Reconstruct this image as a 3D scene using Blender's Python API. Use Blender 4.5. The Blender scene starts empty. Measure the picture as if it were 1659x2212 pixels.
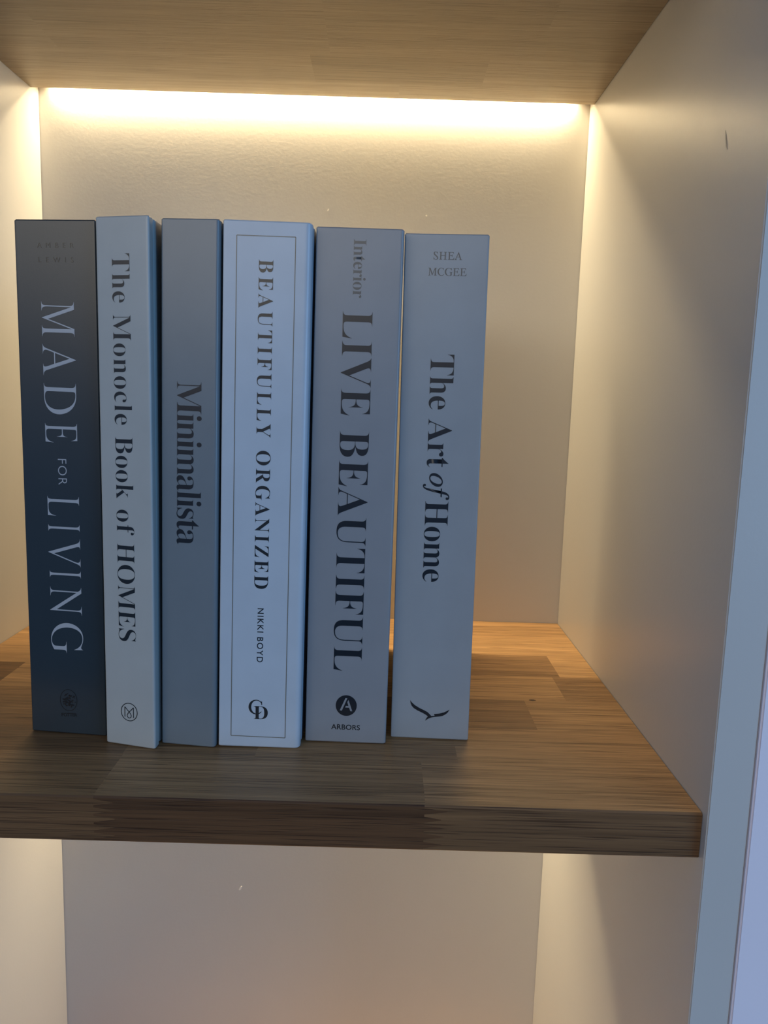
import bpy, bmesh, math, random
from mathutils import Vector, Matrix

SC = bpy.context.scene
COL = SC.collection
R_ = math.radians

# ------------------------------------------------------------------ camera
cam = bpy.data.cameras.new('camera')
cam.sensor_fit = 'HORIZONTAL'
cam.sensor_width = 36.0
cam.lens = 1700.93 / 1659.0 * 36.0
cam.clip_start = 0.01
camo = bpy.data.objects.new('camera', cam)
COL.objects.link(camo)
rt = Vector((0.99956333, 0.00135134, 0.02951833))
up = Vector((-0.02940859, 0.14284857, 0.98930755))
fw = Vector((0.00287976, 0.98974363, -0.14282593))
mw = Matrix.Identity(4)
for i in range(3):
    mw[i][0], mw[i][1], mw[i][2] = rt[i], up[i], -fw[i]
mw.translation = Vector((-0.15367, -0.65542, 0.1868))
camo.matrix_world = mw
SC.camera = camo

# ------------------------------------------------------------------ light
LED_POWER = 1.42            # watts per strip
LED_COLOR = (1.0, 0.81, 0.50)
WORLD_STRENGTH = 0.30
VEIL_GLOW = 3.8            # added warm patch in the world, lays a haze on the upper spines
WINDOW_POWER = 16.0
SC.view_settings.view_transform = 'Standard'
SC.view_settings.look = 'None'
SC.view_settings.exposure = 0.0
SC.view_settings.gamma = 1.0
SC.view_settings.use_curve_mapping = False
SC.cycles.max_bounces = 12
SC.cycles.diffuse_bounces = 8
SC.cycles.use_denoising = True

w = bpy.data.worlds.new('room_daylight')
SC.world = w
w.use_nodes = True
nt = w.node_tree
bg = nt.nodes['Background']
tc = nt.nodes.new('ShaderNodeTexCoord')
sp = nt.nodes.new('ShaderNodeSeparateXYZ')
nt.links.new(tc.outputs['Generated'], sp.inputs[0])
rp = nt.nodes.new('ShaderNodeValToRGB')
mr = nt.nodes.new('ShaderNodeMapRange')
mr.inputs['From Min'].default_value = -1
mr.inputs['From Max'].default_value = 1
nt.links.new(sp.outputs['Z'], mr.inputs['Value'])
nt.links.new(mr.outputs['Result'], rp.inputs['Fac'])
e = rp.color_ramp.elements
e[0].position, e[0].color = 0.30, (0.04, 0.13, 0.29, 1)
e[1].position, e[1].color = 0.75, (0.20, 0.52, 1.15, 1)
m_ = e.new(0.52)
m_.color = (0.06, 0.31, 0.88, 1)
# warm patch added to the world behind the camera to veil the spine tops
gl = nt.nodes.new('ShaderNodeVectorMath')
gl.operation = 'MULTIPLY_ADD'
gl.inputs[1].default_value = (1.0 / 0.46, 0.0, 1.0 / 0.15)
gl.inputs[2].default_value = (0.32 / 0.46, 0.0, -0.24 / 0.15)
nt.links.new(tc.outputs['Generated'], gl.inputs[0])
ln = nt.nodes.new('ShaderNodeVectorMath')
ln.operation = 'LENGTH'
nt.links.new(gl.outputs[0], ln.inputs[0])
fall = nt.nodes.new('ShaderNodeMapRange')
fall.interpolation_type = 'SMOOTHSTEP'
fall.inputs['From Min'].default_value = 1.35
fall.inputs['From Max'].default_value = 0.45
nt.links.new(ln.outputs['Value'], fall.inputs['Value'])
front = nt.nodes.new('ShaderNodeMath')
front.operation = 'LESS_THAN'
front.inputs[1].default_value = 0.0
nt.links.new(sp.outputs['Y'], front.inputs[0])
mul = nt.nodes.new('ShaderNodeMath')
mul.operation = 'MULTIPLY'
nt.links.new(fall.outputs['Result'], mul.inputs[0])
nt.links.new(front.outputs[0], mul.inputs[1])
mix = nt.nodes.new('ShaderNodeMix')
mix.data_type = 'RGBA'
nt.links.new(mul.outputs[0], mix.inputs['Factor'])
nt.links.new(rp.outputs['Color'], mix.inputs['A'])
g_ = VEIL_GLOW / WORLD_STRENGTH
mix.inputs['B'].default_value = (1.0 * g_, 0.90 * g_, 0.74 * g_, 1)
nt.links.new(mix.outputs['Result'], bg.inputs['Color'])
bg.inputs['Strength'].default_value = WORLD_STRENGTH

la = bpy.data.lights.new('window_daylight', 'AREA')
la.shape = 'RECTANGLE'
la.size, la.size_y = 1.1, 1.4
la.energy = WINDOW_POWER
la.color = (0.27, 0.57, 1.0)
lo = bpy.data.objects.new('window_daylight', la)
COL.objects.link(lo)
lo.location = (1.35, -1.75, 0.40)
lo.rotation_euler = (Vector((-0.2, -0.3, 0.1)) - lo.location).to_track_quat('-Z', 'Y').to_euler()


# ------------------------------------------------------------------ helpers
def tag(o, label=None, cat=None, group=None, kind=None):
    if label: o['label'] = label
    if cat: o['category'] = cat
    if group: o['group'] = group
    if kind: o['kind'] = kind
    return o


def empty(name, loc, rz=0.0):
    o = bpy.data.objects.new(name, None)
    o.empty_display_size = 0.02
    COL.objects.link(o)
    o.location = loc
    o.rotation_euler = (0, 0, rz)
    return o


def link(name, me, mat=None, parent=None):
    o = bpy.data.objects.new(name, me)
    COL.objects.link(o)
    if mat: me.materials.append(mat)
    if parent: o.parent = parent
    return o


def from_bm(name, bm, mat=None, parent=None, smooth=False):
    me = bpy.data.meshes.new(name)
    if smooth:
        for f in bm.faces: f.smooth = True
    bm.to_mesh(me)
    bm.free()
    return link(name, me, mat, parent)


def box_bm(bm, lo_, hi_, bevel=0.0):
    b = bmesh.new()
    bmesh.ops.create_cube(b, size=1.0)
    for v in b.verts:
        v.co = Vector([lo_[i] + (v.co[i] + 0.5) * (hi_[i] - lo_[i]) for i in range(3)])
    if bevel:
        bmesh.ops.bevel(b, geom=b.edges[:], offset=bevel, segments=2, affect='EDGES')
    me = bpy.data.meshes.new('tmp')
    b.to_mesh(me)
    b.free()
    bm.from_mesh(me)
    bpy.data.meshes.remove(me)


# ------------------------------------------------------------------ materials
def new_mat(name, col, rough=0.5, spec=0.5):
    m = bpy.data.materials.new(name)
    m.use_nodes = True
    p = m.node_tree.nodes['Principled BSDF']
    p.inputs['Base Color'].default_value = (*col, 1)
    p.inputs['Roughness'].default_value = rough
    p.inputs['Specular IOR Level'].default_value = spec
    return m


def N(m, kind, **kw):
    n = m.node_tree.nodes.new(kind)
    for k, v in kw.items():
        setattr(n, k, v)
    return n


def add_noise_look(m, col, var, scale, bump, bscale, bdist=0.0002):
    """fine mottling of the colour plus a fine surface texture"""
    t = m.node_tree
    p = t.nodes['Principled BSDF']
    co = N(m, 'ShaderNodeTexCoord')
    n1 = N(m, 'ShaderNodeTexNoise')
    n1.inputs['Scale'].default_value = scale
    n1.inputs['Detail'].default_value = 5
    t.links.new(co.outputs['Object'], n1.inputs['Vector'])
    rmp = N(m, 'ShaderNodeValToRGB')
    rmp.color_ramp.elements[0].position = 0.3
    rmp.color_ramp.elements[1].position = 0.7
    rmp.color_ramp.elements[0].color = (*[c * (1 - var) for c in col], 1)
    rmp.color_ramp.elements[1].color = (*[min(1, c * (1 + var)) for c in col], 1)
    t.links.new(n1.outputs['Fac'], rmp.inputs['Fac'])
    t.links.new(rmp.outputs['Color'], p.inputs['Base Color'])
    n2 = N(m, 'ShaderNodeTexNoise')
    n2.inputs['Scale'].default_value = bscale
    n2.inputs['Detail'].default_value = 3
    t.links.new(co.outputs['Object'], n2.inputs['Vector'])
    b = N(m, 'ShaderNodeBump')
    b.inputs['Strength'].default_value = bump
    b.inputs['Distance'].default_value = bdist
    t.links.new(n2.outputs['Fac'], b.inputs['Height'])
    t.links.new(b.outputs['Normal'], p.inputs['Normal'])


def panel_mat(name, col, rough=0.42):
    m = new_mat(name, col, rough, 0.5)
    add_noise_look(m, col, 0.015, 9.0, 0.12, 420.0, 0.0004)
    return m


def cloth_mat(name, col, rough=0.38, spec=0.5):
    m = new_mat(name, col, rough, spec)
    add_noise_look(m, col, 0.03, 55.0, 0.15, 1800.0, 0.0001)
    return m


def wood_mat(name, dark, light, rough=0.45, g=1.0):
    m = new_mat(name, light, rough, 0.35)
    t = m.node_tree
    L = t.links.new
    p = t.nodes['Principled BSDF']
    co = N(m, 'ShaderNodeTexCoord')
    at = N(m, 'ShaderNodeAttribute', attribute_name='stave')
    sx = N(m, 'ShaderNodeSeparateColor')
    L(at.outputs['Color'], sx.inputs[0])
    seed = N(m, 'ShaderNodeVectorMath', operation='SCALE')
    seed.inputs[0].default_value = (1.7, 2.3, 0.9)
    L(sx.outputs['Green'], seed.inputs['Scale'])
    add = N(m, 'ShaderNodeVectorMath', operation='ADD')
    L(co.outputs['Object'], add.inputs[0])
    L(seed.outputs['Vector'], add.inputs[1])

    def noise(sc, detail, dist=0.0, rough_=0.55):
        mp = N(m, 'ShaderNodeMapping')
        mp.inputs['Scale'].default_value = sc
        L(add.outputs['Vector'], mp.inputs['Vector'])
        n = N(m, 'ShaderNodeTexNoise')
        n.inputs['Scale'].default_value = 1.0
        n.inputs['Detail'].default_value = detail
        n.inputs['Distortion'].default_value = dist
        n.inputs['Roughness'].default_value = rough_
        L(mp.outputs['Vector'], n.inputs['Vector'])
        return n

    def ramp(fac, p0, c0, p1, c1):
        r = N(m, 'ShaderNodeValToRGB')
        r.color_ramp.elements[0].position = p0
        r.color_ramp.elements[1].position = p1
        r.color_ramp.elements[0].color = (*c0, 1)
        r.color_ramp.elements[1].color = (*c1, 1)
        L(fac, r.inputs['Fac'])
        return r

    def mix(kind, fac, a, b):
        n = N(m, 'ShaderNodeMix', data_type='RGBA', blend_type=kind)
        n.inputs['Factor'].default_value = fac
        L(a, n.inputs['A'])
        L(b, n.inputs['B'])
        return n.outputs['Result']

    base = ramp(sx.outputs['Red'], 0.0, dark, 1.0, light).outputs['Color']
    broad = ramp(noise((5, 70, 70), 3, 0.3).outputs['Fac'], 0.32, (0.84,) * 3, 0.68, (1.14,) * 3)
    grain = ramp(noise((7, 480, 480), 5, 0.3).outputs['Fac'], 0.34, (0.70, 0.67, 0.64), 0.66, (1.18,) * 3)
    pores = ramp(noise((21, 1500, 1500), 2, 0.0).outputs['Fac'], 0.37, (0.38, 0.33, 0.29), 0.46, (1.0,) * 3)
    c = mix('MULTIPLY', g, base, broad.outputs['Color'])
    c = mix('MULTIPLY', 0.8 * g, c, grain.outputs['Color'])
    c = mix('MULTIPLY', 0.8 * g, c, pores.outputs['Color'])
    L(c, p.inputs['Base Color'])
    b = N(m, 'ShaderNodeBump')
    b.inputs['Strength'].default_value = 0.25
    b.inputs['Distance'].default_value = 0.0004
    L(pores.outputs['Color'], b.inputs['Height'])
    L(b.outputs['Normal'], p.inputs['Normal'])
    return m


def glow_mat(name, col, strength):
    m = bpy.data.materials.new(name)
    m.use_nodes = True
    t = m.node_tree
    t.nodes.remove(t.nodes['Principled BSDF'])
    em = t.nodes.new('ShaderNodeEmission')
    em.inputs['Color'].default_value = (*col, 1)
    em.inputs['Strength'].default_value = strength
    t.links.new(em.outputs[0], t.nodes['Material Output'].inputs[0])
    return m


M_PANEL = panel_mat('cream_panel', (0.57, 0.55, 0.515), 0.30)
M_WALL = panel_mat('white_plaster', (0.84, 0.79, 0.86), 0.7)
M_OAK = wood_mat('oiled_oak', (0.108, 0.049, 0.019), (0.62, 0.36, 0.155))
M_OAK2 = wood_mat('oiled_oak_hazed', (0.30, 0.225, 0.14), (0.39, 0.30, 0.195), 0.5, 0.5)  # same oak, greyed and flattened: haze put into the overhead board's colour
M_LED = glow_mat('led_glow', LED_COLOR, 12.0)
M_ALU = new_mat('strip_backing', (0.7, 0.68, 0.62), 0.4)
M_PAGE = cloth_mat('book_pages', (0.72, 0.68, 0.58), 0.8, 0.2)

# ------------------------------------------------------------------ dimensions (metres)
XL = -0.4312          # inner face of the left side panel; the right one is x = 0
YF = -0.3126          # front edge of the shelves
YP = -0.3178          # front edge of the side panels
ZC = 0.4136           # underside of the upper shelf; shelf the books stand on is z = 0
TH = 0.02255          # board thickness
RB = 0.0151           # depth of the rebate with the light strip
RH = 0.0125           # height of the rebate
PT = 0.0190           # side panel thickness

# ------------------------------------------------------------------ the place
# the alcove the bookcase stands in
for nm, lo_, hi_ in (('wall_right', (PT + 0.0004, YP - 0.0012, -0.75), (0.75, 0.02, 0.95)),
                     ('wall_left', (-1.2, YP - 0.0012, -0.75), (XL - PT - 0.0004, 0.02, 0.95)),
                     ('wall_back', (-1.2, 0.0205, -0.75), (0.75, 0.10, 0.95))):
    b = bmesh.new()
    box_bm(b, lo_, hi_, 0.0008)
    tag(from_bm(nm, b, M_WALL), kind='structure')

case = empty('bookcase', (0, 0, -0.62))
tag(case, 'cream painted built-in bookcase around the lit compartments', 'bookcase')
z0, z1 = 0.0, 1.35
for nm, lo_, hi_ in (('side_panel', (0, YP, z0), (PT, 0.0, z1)),
                     ('side_panel', (XL - PT, YP, z0), (XL, 0.0, z1)),
                     ('back_panel', (XL - PT, 0.0, z0), (PT, 0.018, z1))):
    b = bmesh.new()
    box_bm(b, lo_, hi_, 0.0006 if nm == 'side_panel' else 0.0)
    from_bm(nm, b, M_PANEL, case)
M_CHIP = new_mat('chipped_paint', (0.85, 0.82, 0.75), 0.6)
M_SCUFF = new_mat('scuffed_paint', (0.42, 0.385, 0.32), 0.6)


def blob(name, mat, pts, axis, parent, thick=0.0002):
    """small flat irregular mark lying on a panel"""
    bm = bmesh.new()
    ring = [bm.verts.new(p) for p in pts]
    f = bm.faces.new(ring)
    r = bmesh.ops.extrude_face_region(bm, geom=[f])
    for v in r['geom']:
        if isinstance(v, bmesh.types.BMVert):
            v.co[axis] -= thick
    bmesh.ops.recalc_face_normals(bm, faces=bm.faces[:])
    return from_bm(name, bm, mat, parent)


random.seed(4)
for cx, cz, r, el in ((-0.2710, -0.2546, 0.0010, 2.6), (-0.2034, 0.3342, 0.0007, 1.6), (-0.1250, 0.3319, 0.0007, 1.2)):
    pts = []
    for k in range(9):
        a = k / 9 * math.tau
        rr = r * random.uniform(0.7, 1.2)
        x_, z_ = rr * math.cos(a), rr * el * math.sin(a)
        x_, z_ = x_ * 0.8 + z_ * 0.45, -x_ * 0.45 + z_ * 0.8
        pts.append((cx + x_, -0.00005, cz + z_ + 0.62))
    blob('paint_chip', M_CHIP, pts, 1, case)
blob('scuff_mark', M_SCUFF, [(-0.00005, y, z + 0.62) for y, z in
     ((-0.2700, 0.3140), (-0.2708, 0.3100), (-0.2725, 0.3060), (-0.2737, 0.3045), (-0.2728, 0.3082), (-0.2712, 0.3118))], 0, case, 0.0001)


# ------------------------------------------------------------------ oak shelves
def shelf_mesh(seed, rows, fronts, bottoms, mat):
    """glued-up oak board: staves on every side, finger joints on the front edge; z = 0 is the top"""
    rnd = random.Random(seed)
    bm = bmesh.new()
    lay = bm.loops.layers.float_color.new('stave')
    x0, x1 = XL + 0.0003, -0.0003

    def face(pts, tone, sd):
        f = bm.faces.new([bm.verts.new(p) for p in pts])
        for l in f.loops:
            l[lay] = (tone, sd, 0, 1)
        return f
    for (ya, yb, cuts) in rows:                      # cuts: list of (x_start, tone)
        xs = [c[0] for c in cuts] + [x1]
        xs[0] = x0
        for i, (_, tone) in enumerate(cuts):
            face([(xs[i], ya, 0), (xs[i + 1], ya, 0), (xs[i + 1], yb, 0), (xs[i], yb, 0)], tone, rnd.random() * 9)
    # front edge with finger joints
    e_ = 0.0008
    zt, zb = -e_, -TH + e_
    bounds = []
    for (xj, w_) in fronts[0]:
        n = 5
        prof = [(xj, zt)]
        h = (zt - zb) / n
        for k in range(n):
            prof.append((xj, zt - h * (k + 0.12)))
            prof.append((xj + w_ * rnd.uniform(0.75, 1.1), zt - h * (k + 0.42)))
            prof.append((xj + w_ * rnd.uniform(0.75, 1.1), zt - h * (k + 0.52)))
            prof.append((xj, zt - h * (k + 0.86)))
        prof.append((xj, zb))
        bounds.append(prof)
    edges = [[(x0, zt), (x0, zb)]] + bounds + [[(x1, zt), (x1, zb)]]
    for i, (tone) in enumerate(fronts[1]):
        a, b = edges[i], edges[i + 1]
        pts = [(x, YF, z) for x, z in a] + [(x, YF, z) for x, z in reversed(b)]
        sd = rnd.random() * 9
        face(pts, tone, sd)
        xa, xb = a[0][0], b[0][0]
        face([(xa, YF, zt), (xb, YF, zt), (xb, YF + e_, 0), (xa, YF + e_, 0)], tone, sd)
        xa, xb = a[-1][0], b[-1][0]
        face([(xa, YF + e_, -TH), (xb, YF + e_, -TH), (xb, YF, zb), (xa, YF, zb)], tone, sd)
    # underside
    for (ya, yb, cuts) in bottoms:
        xs = [c[0] for c in cuts] + [x1]
        xs[0] = x0
        for i, (_, tone) in enumerate(cuts):
            face([(xs[i], yb, -TH), (xs[i + 1], yb, -TH), (xs[i + 1], ya, -TH), (xs[i], ya, -TH)], tone, rnd.random() * 9)
    # rebate and back
    face([(x0, -RB, -TH), (x1, -RB, -TH), (x1, -RB, -TH + RH), (x0, -RB, -TH + RH)][::-1], 0.5, 1.0)
    face([(x0, -RB, -TH + RH), (x1, -RB, -TH + RH), (x1, -0.0003, -TH + RH), (x0, -0.0003, -TH + RH)][::-1], 0.5, 1.5)
    face([(x0, -0.0003, -TH + RH), (x1, -0.0003, -TH + RH), (x1, -0.0003, 0), (x0, -0.0003, 0)][::-1], 0.5, 2.0)
    for xe, s in ((x0, 1), (x1, -1)):
        pts = [(xe, YF + e_, 0), (xe, YF, zt), (xe, YF, zb), (xe, YF + e_, -TH), (xe, -RB, -TH), (xe, -RB, -TH + RH),
               (xe, -0.0003, -TH + RH), (xe, -0.0003, 0)]
        face(pts[::s], 0.4, 3.0)
    bmesh.ops.recalc_face_normals(bm, faces=bm.faces[:])
    me = bpy.data.meshes.new('board')
    bm.to_mesh(me)
    bm.free()
    me.materials.append(mat)
    return me


Y = [YF + 0.0008, -0.2680, -0.2233, -0.1787, -0.1342, -0.0893, -0.0430, -0.0003]


def shelf(z, label, rows, fronts, bottoms, mat, seed):
    s = empty('oak_shelf', (0, 0, z))
    tag(s, label, 'shelf', 'oak shelf boards of the bookcase')
    me = shelf_mesh(seed, rows, fronts, bottoms, mat)
    o = bpy.data.objects.new('board', me)
    COL.objects.link(o)
    o.parent = s
    strip(s)
    return s


def strip(s):
    zt = -TH + RH
    b = bmesh.new()
    box_bm(b, (-0.4195, -0.0044, zt - 0.0012), (-0.0132, -0.0003, zt - 0.0001))
    k = from_bm('strip_backing', b, M_ALU, s)
    b = bmesh.new()
    box_bm(b, (-0.4183, -0.0038, zt - 0.0022), (-0.0144, -0.0008, zt - 0.0012))
    k2 = from_bm('light_strip', b, M_LED, s)
    tag(k2, 'glowing warm white light strip')
    li = bpy.data.lights.new('strip_light', 'AREA')
    li.shape = 'RECTANGLE'
    li.size, li.size_y = 0.4039, 0.0030
    li.energy = LED_POWER
    li.color = LED_COLOR
    li.spread = R_(138)
    lo_ = bpy.data.objects.new('strip_light', li)
    COL.objects.link(lo_)
    lo_.parent = s
    lo_.location = (-0.21635, -0.0023, zt - 0.0024)


rows_main = [
    (Y[0], Y[1], [(0, 0.40), (-0.2842, 0.56), (-0.1293, 0.62)]),
    (Y[1], Y[2], [(0, 0.20), (-0.2848, 0.40), (-0.2162, 0.52), (-0.1100, 0.66)]),
    (Y[2], Y[3], [(0, 0.30), (-0.2400, 0.5), (-0.1800, 0.38), (-0.0600, 0.72)]),
    (Y[3], Y[4], [(0, 0.10), (-0.3955, 0.55), (-0.2000, 0.70), (-0.0330, 0.42)]),
    (Y[4], Y[5], [(0, 0.50), (-0.3300, 0.7), (-0.1900, 0.42), (-0.0275, 0.90)]),
    (Y[5], Y[6], [(0, 0.62), (-0.2600, 0.85), (-0.1300, 0.95)]),
    (Y[6], Y[7], [(0, 0.55), (-0.3000, 0.66), (-0.1000, 0.72)]),
]
bott = [
    (Y[0], Y[1], [(0, 0.3), (-0.25, 0.5)]),
    (Y[1], Y[2], [(0, 0.6), (-0.30, 0.4), (-0.05, 0.6)]),
    (Y[2], Y[3], [(0, 0.4), (-0.15, 0.6)]),
    (Y[3], Y[4], [(0, 0.35), (-0.1970, 0.30), (-0.06, 0.45)]),
    (Y[4], Y[5], [(0, 0.50), (-0.3800, 0.38), (-0.1970, 0.28)]),
    (Y[5], Y[6], [(0, 0.55), (-0.2110, 0.10), (-0.0900, 0.5)]),
    (Y[6], -RB, [(0, 0.7), (-0.1500, 0.6)]),
]
fr = ([(-0.2838, 0.0095), (-0.1297, 0.0100)], [0.12, 0.02, 0.16])
main = shelf(0.0, 'oak shelf board that the six books stand on', rows_main, fr, bott, M_OAK, 3)
shelf(ZC + TH, 'oak shelf board overhead seen from below, bright light strip along its back', rows_main, fr, bott, M_OAK2, 8)
shelf(-ZC - TH, 'oak shelf board at the foot of the lower compartment', rows_main, fr, bott, M_OAK, 5)

M_KNOT = new_mat('dark_knot', (0.07, 0.035, 0.016), 0.5)
pts = []
for k in range(12):
    a = k / 12 * math.tau
    pts.append((-0.0545 + 0.0021 * math.cos(a) * random.uniform(0.8, 1.2), -0.1778 + 0.0011 * math.sin(a) * random.uniform(0.8, 1.2), 0.0001))
blob('knot', M_KNOT, pts, 2, main, 0.0002)

# ------------------------------------------------------------------ lettering
FONT_CACHE = {}


def glyphs(s, kind):
    if kind in ('sans',):
        return s
    upc, loc = (0x1D400, 0x1D41A) if kind == 'bold' else (0x1D434, 0x1D44E)
    out = ''
    for c in s:
        if 'A' <= c <= 'Z':
            out += chr(upc + ord(c) - 65)
        elif 'a' <= c <= 'z':
            out += '\u210e' if (kind != 'bold' and c == 'h') else chr(loc + ord(c) - 97)
        else:
            out += c
    return out


def text_mesh(s, kind, offset=0.0, spacing=1.0):
    """outline lettering as a mesh, size 1; 'roman' is the slanted face set upright"""
    if kind == 'roman':
        return roman_mesh(s, offset, spacing)
    c = bpy.data.curves.new('letters', 'FONT')
    c.body = glyphs(s, kind)
    c.offset = offset
    c.space_character = spacing
    c.resolution_u = 6
    o = bpy.data.objects.new('letters', c)
    COL.objects.link(o)
    bpy.context.view_layer.update()
    dg = bpy.context.evaluated_depsgraph_get()
    me = bpy.data.meshes.new_from_object(o.evaluated_get(dg))
    bpy.data.objects.remove(o)
    bpy.data.curves.remove(c)
    return me


def roman_mesh(s, offset, spacing):
    """upright letters set one by one; A and V are straightened about their own middle"""
    bm = bmesh.new()
    x = 0.0
    for c in s:
        m1, m2 = text_mesh(c, 'slant', offset), text_mesh(c + c, 'slant', offset)
        a, b_, c0, c1 = extent(m1)
        adv = extent(m2)[1] - b_
        k = SLANT
        if c in 'AV':
            tip = [v.co.x for v in m1.vertices if (v.co.y > c1 - 0.03 if c == 'A' else v.co.y < c0 + 0.03)]
            base = [v.co.x for v in m1.vertices if (v.co.y < c0 + 0.03 if c == 'A' else v.co.y > c1 - 0.03)]
            k = ((min(tip) + max(tip)) - (min(base) + max(base))) / 2 / (c1 - c0) * (1 if c == 'A' else -1)
        for v in m1.vertices:
            v.co.x += x - k * v.co.y
        bm.from_mesh(m1)
        bpy.data.meshes.remove(m1)
        bpy.data.meshes.remove(m2)
        x += adv * spacing
    me = bpy.data.meshes.new('letters')
    bm.to_mesh(me)
    bm.free()
    return me


def extent(me):
    xs = [v.co.x for v in me.vertices]
    ys = [v.co.y for v in me.vertices]
    return min(xs), max(xs), min(ys), max(ys)


SLANT = 0.0
_m = text_mesh('I', 'italic')
_ys = sorted(v.co.y for v in _m.vertices)
_h = _ys[-1]
_top = [v.co.x for v in _m.vertices if v.co.y > _h * 0.9]
_bot = [v.co.x for v in _m.vertices if v.co.y < _h * 0.1]
SLANT = ((min(_top) + max(_top)) - (min(_bot) + max(_bot))) / 2 / (_h * 0.96)
CAP = {}
for _k in ('sans', 'bold', 'italic', 'roman'):
    CAP[_k] = extent(text_mesh('H', _k))[3]

INK_LIFT = 0.00012


def lettering(bm, s, kind, a, b, cap, down=True, offset=0.0, track=True):
    """set the word s from a to b (millimetres on the spine: across, up) with capitals `cap` mm tall"""
    L = (Vector(b) - Vector(a)).length
    sc = cap / CAP[kind]
    sp = 1.0
    me = text_mesh(s, kind, offset, sp)
    x0, x1, _, _ = extent(me)
    if track and len(s) > 1:
        me2 = text_mesh(s, kind, offset, 1.3)
        w2 = extent(me2)
        k = ((w2[1] - w2[0]) - (x1 - x0)) / 0.3
        sp = 1.0 + (L / sc - (x1 - x0)) / k
        sp = max(0.86, min(2.6, sp))
        me = text_mesh(s, kind, offset, sp)
        x0, x1, _, _ = extent(me)
    fx = L / (x1 - x0)
    ax = (Vector(b) - Vector(a)).normalized()
    ay = Vector((-ax.y, ax.x))
    for v in me.vertices:
        p = Vector(a) + ax * ((v.co.x - x0) * fx) + ay * (v.co.y * sc)
        v.co = (p.x / 1000, -INK_LIFT, p.y / 1000)
    bm.from_mesh(me)
    bpy.data.meshes.remove(me)


def poly(bm, pts, lift=INK_LIFT):
    f = bm.faces.new([bm.verts.new((x / 1000, -lift, z / 1000)) for x, z in pts])
    return f


def stroke(bm, pts, w_, closed=False, lift=INK_LIFT):
    """flat line of width w_ (mm, or list) through pts"""
    n = len(pts)
    P = [Vector(p) for p in pts]
    ws = w_ if isinstance(w_, (list, tuple)) else [w_] * n
    Ls, Rs = [], []
    for i in range(n):
        if closed:
            d = P[(i + 1) % n] - P[i - 1]
        else:
            d = P[min(i + 1, n - 1)] - P[max(i - 1, 0)]
        d.normalize()
        nn = Vector((-d.y, d.x)) * ws[i] / 2
        Ls.append(P[i] + nn)
        Rs.append(P[i] - nn)
    for i in range(n if closed else n - 1):
        j = (i + 1) % n
        poly(bm, [Ls[i], Ls[j], Rs[j], Rs[i]], lift)


def ring(bm, cx, cz, rx, rz, w_, n=48):
    stroke(bm, [(cx + rx * math.cos(i / n * math.tau), cz + rz * math.sin(i / n * math.tau)) for i in range(n)], w_, True)


# ------------------------------------------------------------------ books
BH = 0.270
TILT = {}


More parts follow.
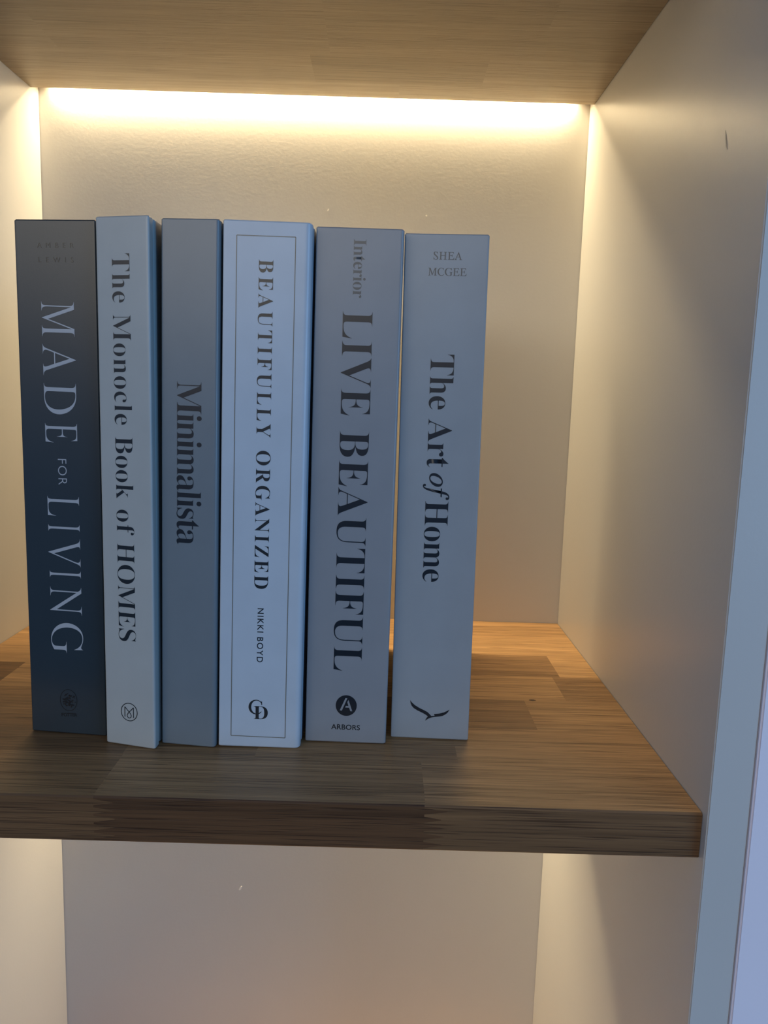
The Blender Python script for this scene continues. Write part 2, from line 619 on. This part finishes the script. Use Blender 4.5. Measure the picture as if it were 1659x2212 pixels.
def book(name, label, L, Rr, lean, depth, cover, rr, hinge, extra_w=0.0, rl=0.7, tilt=0.0):
    """hardback standing on the shelf: L, Rr = foot of the spine's two edges (mm); lean = direction of its boards"""
    L = Vector(L) / 1000
    Rr = Vector(Rr) / 1000
    w_ = (Rr - L).length + extra_w / 1000
    ang = math.atan2(Rr.y - L.y, Rr.x - L.x)
    th = math.atan2(tilt / 1000, BH)          # a slight sideways tilt: the head sits `tilt` mm further right than the foot
    root = empty('book', (L.x, L.y, 0.0002), ang)
    root.rotation_euler = (Matrix.Rotation(ang, 3, 'Z') @ Matrix.Rotation(th, 3, 'Y')).to_euler()
    root.location.z += w_ * math.sin(th) if th > 0 else 0.0
    TILT[root] = tilt / 1000 / BH
    tag(root, label, 'book', 'decor books standing in a row on the oak shelf')
    sk = R_(lean) + ang                       # lean of the boards in the spine's own frame
    d = Vector((math.sin(sk), math.cos(sk)))
    per = Vector((d.y, -d.x))                 # towards the right
    D = depth / 1000

    def side(x_, sgn, rad, t):
        """points from the spine face round the corner to the back along one board (t = inward offset)"""
        out = []
        rad = max(rad / 1000 - t * 0.6, 0.0003)
        q = -per * sgn                       # inwards from the board
        c = Vector((x_, 0)) + q * t
        c = c + d * ((t - c.y) / d.y)        # corner of the offset outline
        A = c - Vector((sgn * rad, 0))
        B = c + d * rad
        n = 8
        out.append(A - Vector((sgn * 0.0006, 0)))
        for k in range(n + 1):
            u_ = k / n
            out.append(A * (1 - u_) ** 2 + c * (2 * u_ * (1 - u_)) + B * u_ * u_)
        g = hinge / 1000
        for s_, ins in ((0.0056, 0.0), (0.0064, g * 0.55), (0.0072, g), (0.0088, g), (0.0098, g * 0.5), (0.0110, g * 0.12), (0.02, g * 0.1), (D, g * 0.1)):
            p = Vector((x_, 0)) + d * s_ + q * (ins + t)
            out.append(p)
        return out

    def outline(t):
        r_ = side(w_, 1, rr, t)
        l_ = side(0.0, -1, rl, t)
        return list(reversed(r_)) + l_
    out, inn = outline(0.0), outline(0.0024)
    bm = bmesh.new()
    n = len(out)
    zs = [0.0, 0.0006, BH - 0.0006, BH]
    ins = [0.0005, 0.0, 0.0, 0.0005]

    def lerp(a, b, k): return a + (b - a) * k
    rings_o = [[bm.verts.new((*lerp(out[i], inn[i], ins[j] / 0.0024), zs[j])) for i in range(n)] for j in range(4)]
    rings_i = [[bm.verts.new((*inn[i], z)) for i in range(n)] for z in (zs[0], zs[3])]
    for j in range(3):
        for i in range(n - 1):
            f = bm.faces.new((rings_o[j][i], rings_o[j][i + 1], rings_o[j + 1][i + 1], rings_o[j + 1][i]))
            f.smooth = j == 1
    for i in range(n - 1):
        bm.faces.new((rings_i[0][i], rings_i[1][i], rings_i[1][i + 1], rings_i[0][i + 1]))
        bm.faces.new((rings_o[0][i], rings_i[0][i], rings_i[0][i + 1], rings_o[0][i + 1]))
        bm.faces.new((rings_o[3][i], rings_o[3][i + 1], rings_i[1][i + 1], rings_i[1][i]))
    for i in (0, n - 1):
        vs = [rings_o[j][i] for j in range(4)] + [rings_i[1][i], rings_i[0][i]]
        bm.faces.new(vs if i else vs[::-1])
    bmesh.ops.recalc_face_normals(bm, faces=bm.faces[:])
    hard = [e_ for e_ in bm.edges if len(e_.link_faces) == 2 and e_.calc_face_angle(0) > R_(22)]
    bmesh.ops.split_edges(bm, edges=hard)
    for f in bm.faces: f.smooth = True
    from_bm('cover', bm, cover, root)
    # page block
    bm = bmesh.new()
    t = 0.0029 + hinge / 1000
    a0 = 0.0034
    nseg = 8
    secs = []
    for k in range(nseg + 1):                 # shallow hollow fore edge
        u_ = k / nseg
        sag = 0.0025 * math.sin(math.pi * u_)
        secs.append((u_, D - 0.0035 - sag))
    ring_ = []
    for z in (0.0035, BH - 0.0035):
        pts = []
        for u_, s_ in secs:
            base = Vector((t + (w_ - 2 * t) * u_, 0))
            pts.append(base + d * s_)
        pts += [Vector((w_ - t, 0)) + d * a0, Vector((t, 0)) + d * a0]
        ring_.append([bm.verts.new((p.x, p.y, z)) for p in pts])
    m = len(ring_[0])
    for i in range(m):
        j = (i + 1) % m
        bm.faces.new((ring_[0][i], ring_[0][j], ring_[1][j], ring_[1][i]))
    bm.faces.new(ring_[0])
    bm.faces.new(ring_[1])
    bmesh.ops.recalc_face_normals(bm, faces=bm.faces[:])
    from_bm('page_block', bm, M_PAGE, root)
    return root


def printed(name, root, mat, draw, label=None):
    bm = bmesh.new()
    draw(bm)
    for f in bm.faces:
        f.normal_update()
        if f.normal.y > 0: f.normal_flip()
    for v in bm.verts:
        v.co.x -= TILT[root] * v.co.z
    o = from_bm(name, bm, mat, root)
    if label: o['label'] = label
    return o


C_NAVY = cloth_mat('charcoal_cover', (0.025, 0.038, 0.048), 0.27)
C_GREIGE = cloth_mat('pale_grey_cover', (0.43, 0.445, 0.43), 0.27)
C_SLATE = cloth_mat('slate_grey_cover', (0.175, 0.205, 0.225), 0.27)
C_WHITE = cloth_mat('white_cover', (0.49, 0.55, 0.61), 0.27)
C_GREY5 = cloth_mat('mid_grey_cover', (0.26, 0.27, 0.285), 0.27)
C_GREY6 = cloth_mat('soft_grey_cover', (0.31, 0.33, 0.345), 0.27)
I_SILVER = new_mat('silver_grey_ink', (0.42, 0.44, 0.47), 0.27)
I_DARK = new_mat('dark_ink', (0.018, 0.022, 0.026), 0.27)
I_BLACK = new_mat('black_blue_ink', (0.010, 0.014, 0.020), 0.27)
I_GREY = new_mat('faded_grey_ink', (0.085, 0.088, 0.09), 0.27)
I_BLIND = new_mat('tone_on_tone_ink', (0.008, 0.011, 0.014), 0.27)
I_GOLD = new_mat('thin_bronze_ink', (0.17, 0.155, 0.12), 0.27)

# 1 --- charcoal
b = book('book', 'charcoal book at the left end of the row, spine reads MADE FOR LIVING', (-342.3, -244.0), (-300.0, -248.4), 2.6, 165, C_NAVY, 0.8, 0.8)
printed('author_name', b, I_BLIND, lambda m: (
    lettering(m, 'AMBER', 'sans', (11.8, 256.3), (31.0, 256.4), 2.5, offset=-0.008),
    lettering(m, 'LEWIS', 'sans', (12.3, 249.3), (30.7, 249.4), 2.5, offset=-0.008)), 'faint dark author name')


def made(m):
    for c, za, zb in (('M', 230.1, 212.8), ('A', 209.0, 193.3), ('D', 189.3, 173.5), ('E', 168.8, 158.9), ('L', 130.8, 120.4), ('I', 115.8, 112.3),
                      ('V', 108.4, 93.3), ('I', 90.9, 87.3), ('N', 82.2, 67.0), ('G', 62.4, 45.5)):
        lettering(m, c, 'roman', (12.85, za), (12.85, zb), 17.7, offset=-0.008)
    lettering(m, 'FOR', 'sans', (19.35, 150.4), (19.4, 136.9), 4.75, offset=-0.012)


printed('title', b, I_SILVER, made, 'silver grey title')


def emblem(m):
    ring(m, 21.5, 19.05, 4.75, 6.05, 0.27)
    rnd = random.Random(12)
    # leafy clump of small dark dabs inside the oval
    for k in range(64):
        a = rnd.random() * math.tau
        q = rnd.random() ** 0.5
        x_, z_ = 21.6 + 3.9 * q * math.cos(a), 19.0 + 3.9 * q * math.sin(a)
        if (x_ - 21.5) ** 2 / 16 + (z_ - 19) ** 2 / 20 > 0.95: continue
        r = rnd.uniform(0.28, 0.62)
        n = 7
        poly(m, [(x_ + r * rnd.uniform(0.6, 1.3) * math.cos(i / n * math.tau), z_ + r * rnd.uniform(0.5, 1.0) * math.sin(i / n * math.tau)) for i in range(n)],
             INK_LIFT + 0.000002 * k)


printed('publisher_mark', b, I_BLIND, lambda m: (emblem(m), lettering(m, 'POTTER', 'sans', (17.3, 9.7), (26.2, 10.1), 1.75, offset=0.012)), 'dark oval mark')

# 2 --- pale grey, swung towards the room
b = book('book', 'pale grey book second from left, spine reads The Monocle Book of HOMES', (-297.2, -255.8), (-269.1, -263.0), 1.6, 170, C_GREIGE, 1.6, 1.7)


def monocle(m):
    for s, za, zb in (('The', 252.4, 229.2), ('Monocle', 223.7, 169.6), ('Book', 163.7, 132.1), ('of', 126.6, 113.7), ('HOMES', 109.3, 57.4)):
        lettering(m, s, 'bold', (8.5, za), (8.55, zb), 10.0 if s != 'The' else 9.9, offset=-0.013)


printed('title', b, I_DARK, monocle, 'dark serif title')


def monogram(m):
    cx, cz = 13.85, 18.8
    ring(m, cx, cz, 4.75, 4.85, 0.42)
    pts = [(-2.55, -2.9), (-2.55, 2.7), (-1.2, 1.2), (0.0, 0.05), (0.75, -0.85), (1.2, -1.8), (1.05, -2.7), (0.45, -3.2), (0.0, -3.3),
           (-0.45, -3.2), (-1.05, -2.7), (-1.2, -1.8), (-0.75, -0.85), (0.0, 0.05), (1.2, 1.2), (2.55, 2.7), (2.55, -2.9)]
    P = [(cx + x, cz + z) for x, z in pts]
    stroke(m, P[:2], 0.42)
    stroke(m, P[1:16], 0.42)
    stroke(m, P[15:], 0.42)


printed('publisher_mark', b, I_DARK, monogram, 'dark ringed monogram')

# 3 --- slate
b = book('book', 'narrow slate grey book third from left, spine reads Minimalista', (-267.7, -255.6), (-239.0, -258.8), 1.4, 165, C_SLATE, 2.4, 1.5, 0.5, tilt=2.6)
printed('title', b, I_BLACK, lambda m: lettering(m, 'Minimalista', 'bold', (9.8, 191.9), (9.1, 109.0), 12.9, offset=-0.010), 'black serif title')

# 4 --- white with a ruled frame
b = book('book', 'white book with a thin ruled frame, spine reads BEAUTIFULLY ORGANIZED', (-237.2, -257.0), (-194.9, -257.0), 1.0, 172, C_WHITE, 3.2, 1.5, 1.0, tilt=2.45)


def frame(m):
    c = [(9.1, 262.8), (37.8, 262.9), (35.5, 5.8), (6.7, 6.1)]
    for i in range(4):
        stroke(m, [c[i], c[(i + 1) % 4]], 0.38)


printed('ruled_frame', b, I_GOLD, frame, 'thin bronze ruled frame')
printed('title', b, I_DARK, lambda m: (lettering(m, 'BEAUTIFULLY', 'bold', (19.9, 251.8), (19.2, 165.1), 7.2, offset=-0.008),
                                      lettering(m, 'ORGANIZED', 'bold', (19.2, 158.4), (18.5, 86.8), 7.3, offset=-0.008)), 'dark spaced serif title')
printed('author_name', b, I_BLACK, lambda m: (lettering(m, 'NIKKI', 'sans', (20.5, 76.4), (20.4, 63.4), 3.1, offset=0.008),
                                             lettering(m, 'BOYD', 'sans', (20.35, 60.8), (20.2, 47.2), 3.1, offset=0.008)))


def cd(m):
    lettering(m, 'D', 'bold', (18.75, 15.75), (26.2, 15.75), 7.3, offset=-0.006)
    # open letter C: thick on the left, hooked at the top
    P, W = [], []
    for k in range(29):
        a = R_(38 + (322 - 38) * k / 28)
        P.append((20.15 + 3.45 * math.cos(a), 22.45 + 3.85 * math.sin(a)))
        W.append(0.45 + 0.95 * max(0, -math.cos(a)) ** 1.5)
    W[-1] = 0.15
    stroke(m, P, W, lift=INK_LIFT + 0.00001)
    poly(m, [(22.55, 25.2), (23.05, 25.9), (23.2, 23.7), (22.85, 23.7)], INK_LIFT + 0.00001)


printed('publisher_mark', b, I_DARK, cd, 'dark interlaced monogram')

# 5 --- mid grey
b = book('book', 'grey book second from right, spine reads Interior LIVE BEAUTIFUL', (-191.8, -247.7), (-147.9, -248.3), 0.7, 165, C_GREY5, 1.6, 1.0, 0.0, tilt=1.5)
printed('title', b, I_BLACK, lambda m: (
    lettering(m, 'LIVE', 'bold', (15.35, 229.4), (15.35, 177.2), 15.5, offset=-0.0115),
    lettering(m, 'BEAUTIFUL', 'bold', (15.2, 169.2), (14.4, 40.7), 15.5, offset=-0.0115)), 'black serif title')
printed('series_name', b, I_GREY, lambda m: lettering(m, 'Interior', 'bold', (20.35, 264.5), (20.35, 236.1), 6.25, offset=-0.008), 'grey series name')


def arbors(m):
    def q(x, y):      # from a 16.59 px/mm-like drawing grid to spine mm
        return (16.3 + (x - 383) * 11.4 / 750, 27.0 - (y - 378) * 11.7 / 750)
    cx, cz = q(757, 753)
    n = 64
    outer = [(cx + 5.7 * math.cos(i / n * math.tau), cz + 5.85 * math.sin(i / n * math.tau)) for i in range(n)]
    poly(m, outer)


def arbors_a(m):
    def q(x, y):
        return (16.3 + (x - 383) * 11.4 / 750, 27.0 - (y - 378) * 11.7 / 750)
    poly(m, [q(722, 482), q(790, 485), q(605, 938), q(530, 932)], INK_LIFT * 1.6)
    poly(m, [q(828, 548), q(848, 580), q(978, 950), q(905, 946), q(862, 825), q(722, 825), q(742, 762), q(838, 764), q(793, 628)], INK_LIFT * 1.6)


pm = printed('publisher_mark', b, I_BLACK, lambda m: (arbors(m), lettering(m, 'ARBORS', 'sans', (14.1, 7.5), (29.7, 7.4), 2.8, offset=0.012)), 'black disc with a publisher name under it')
k = printed('disc_letter', b, C_GREY5, arbors_a, 'grey cut out letter')
k.parent = pm

# 6 --- soft grey, right end
b = book('book', 'soft grey book at the right end of the row, spine reads The Art of Home', (-145.0, -239.2), (-102.1, -241.1), 2.0, 160, C_GREY6, 0.9, 0.9, tilt=-1.0)
printed('author_name', b, I_GREY, lambda m: (
    lettering(m, 'SHEA', 'roman', (13.9, 257.3), (28.6, 257.3), 3.75, offset=0.004),
    lettering(m, 'MCGEE', 'roman', (11.5, 249.4), (31.0, 249.4), 3.75, offset=0.004)), 'grey serif author name')


def home(m):
    lettering(m, 'The', 'bold', (14.3, 209.9), (14.3, 181.6), 12.5, offset=-0.010)
    lettering(m, 'Art', 'bold', (14.35, 176.7), (14.4, 151.2), 12.5, offset=-0.010)
    lettering(m, 'of', 'italic', (16.2, 148.2), (16.2, 134.0), 10.2, offset=0.006, track=False)
    lettering(m, 'Home', 'bold', (14.3, 133.2), (14.4, 89.3), 12.5, offset=-0.010)


printed('title', b, I_BLACK, home, 'black serif title')


def bird(m):
    def q(x, y):
        return (10.1 + (x - 220) * 21.9 / 1175, 22.1 - (y - 300) * 11.6 / 650 - (x - 220) * -0.00018 * 1.0)
    wing = [(220, 300), (262, 362), (360, 455), (500, 545), (640, 612), (740, 668), (800, 722), (862, 795), (930, 790), (960, 785),
            (940, 728), (1100, 705), (1230, 665), (1330, 610), (1398, 568), (1340, 670), (1270, 735), (1190, 782), (1080, 805),
            (960, 822), (860, 845), (770, 888), (680, 955), (715, 880), (760, 812), (715, 770), (620, 712), (450, 630), (340, 560),
            (270, 480), (238, 400)]
    poly(m, [q(x, y) for x, y in wing])


printed('publisher_mark', b, I_BLACK, bird, 'black soaring bird mark')
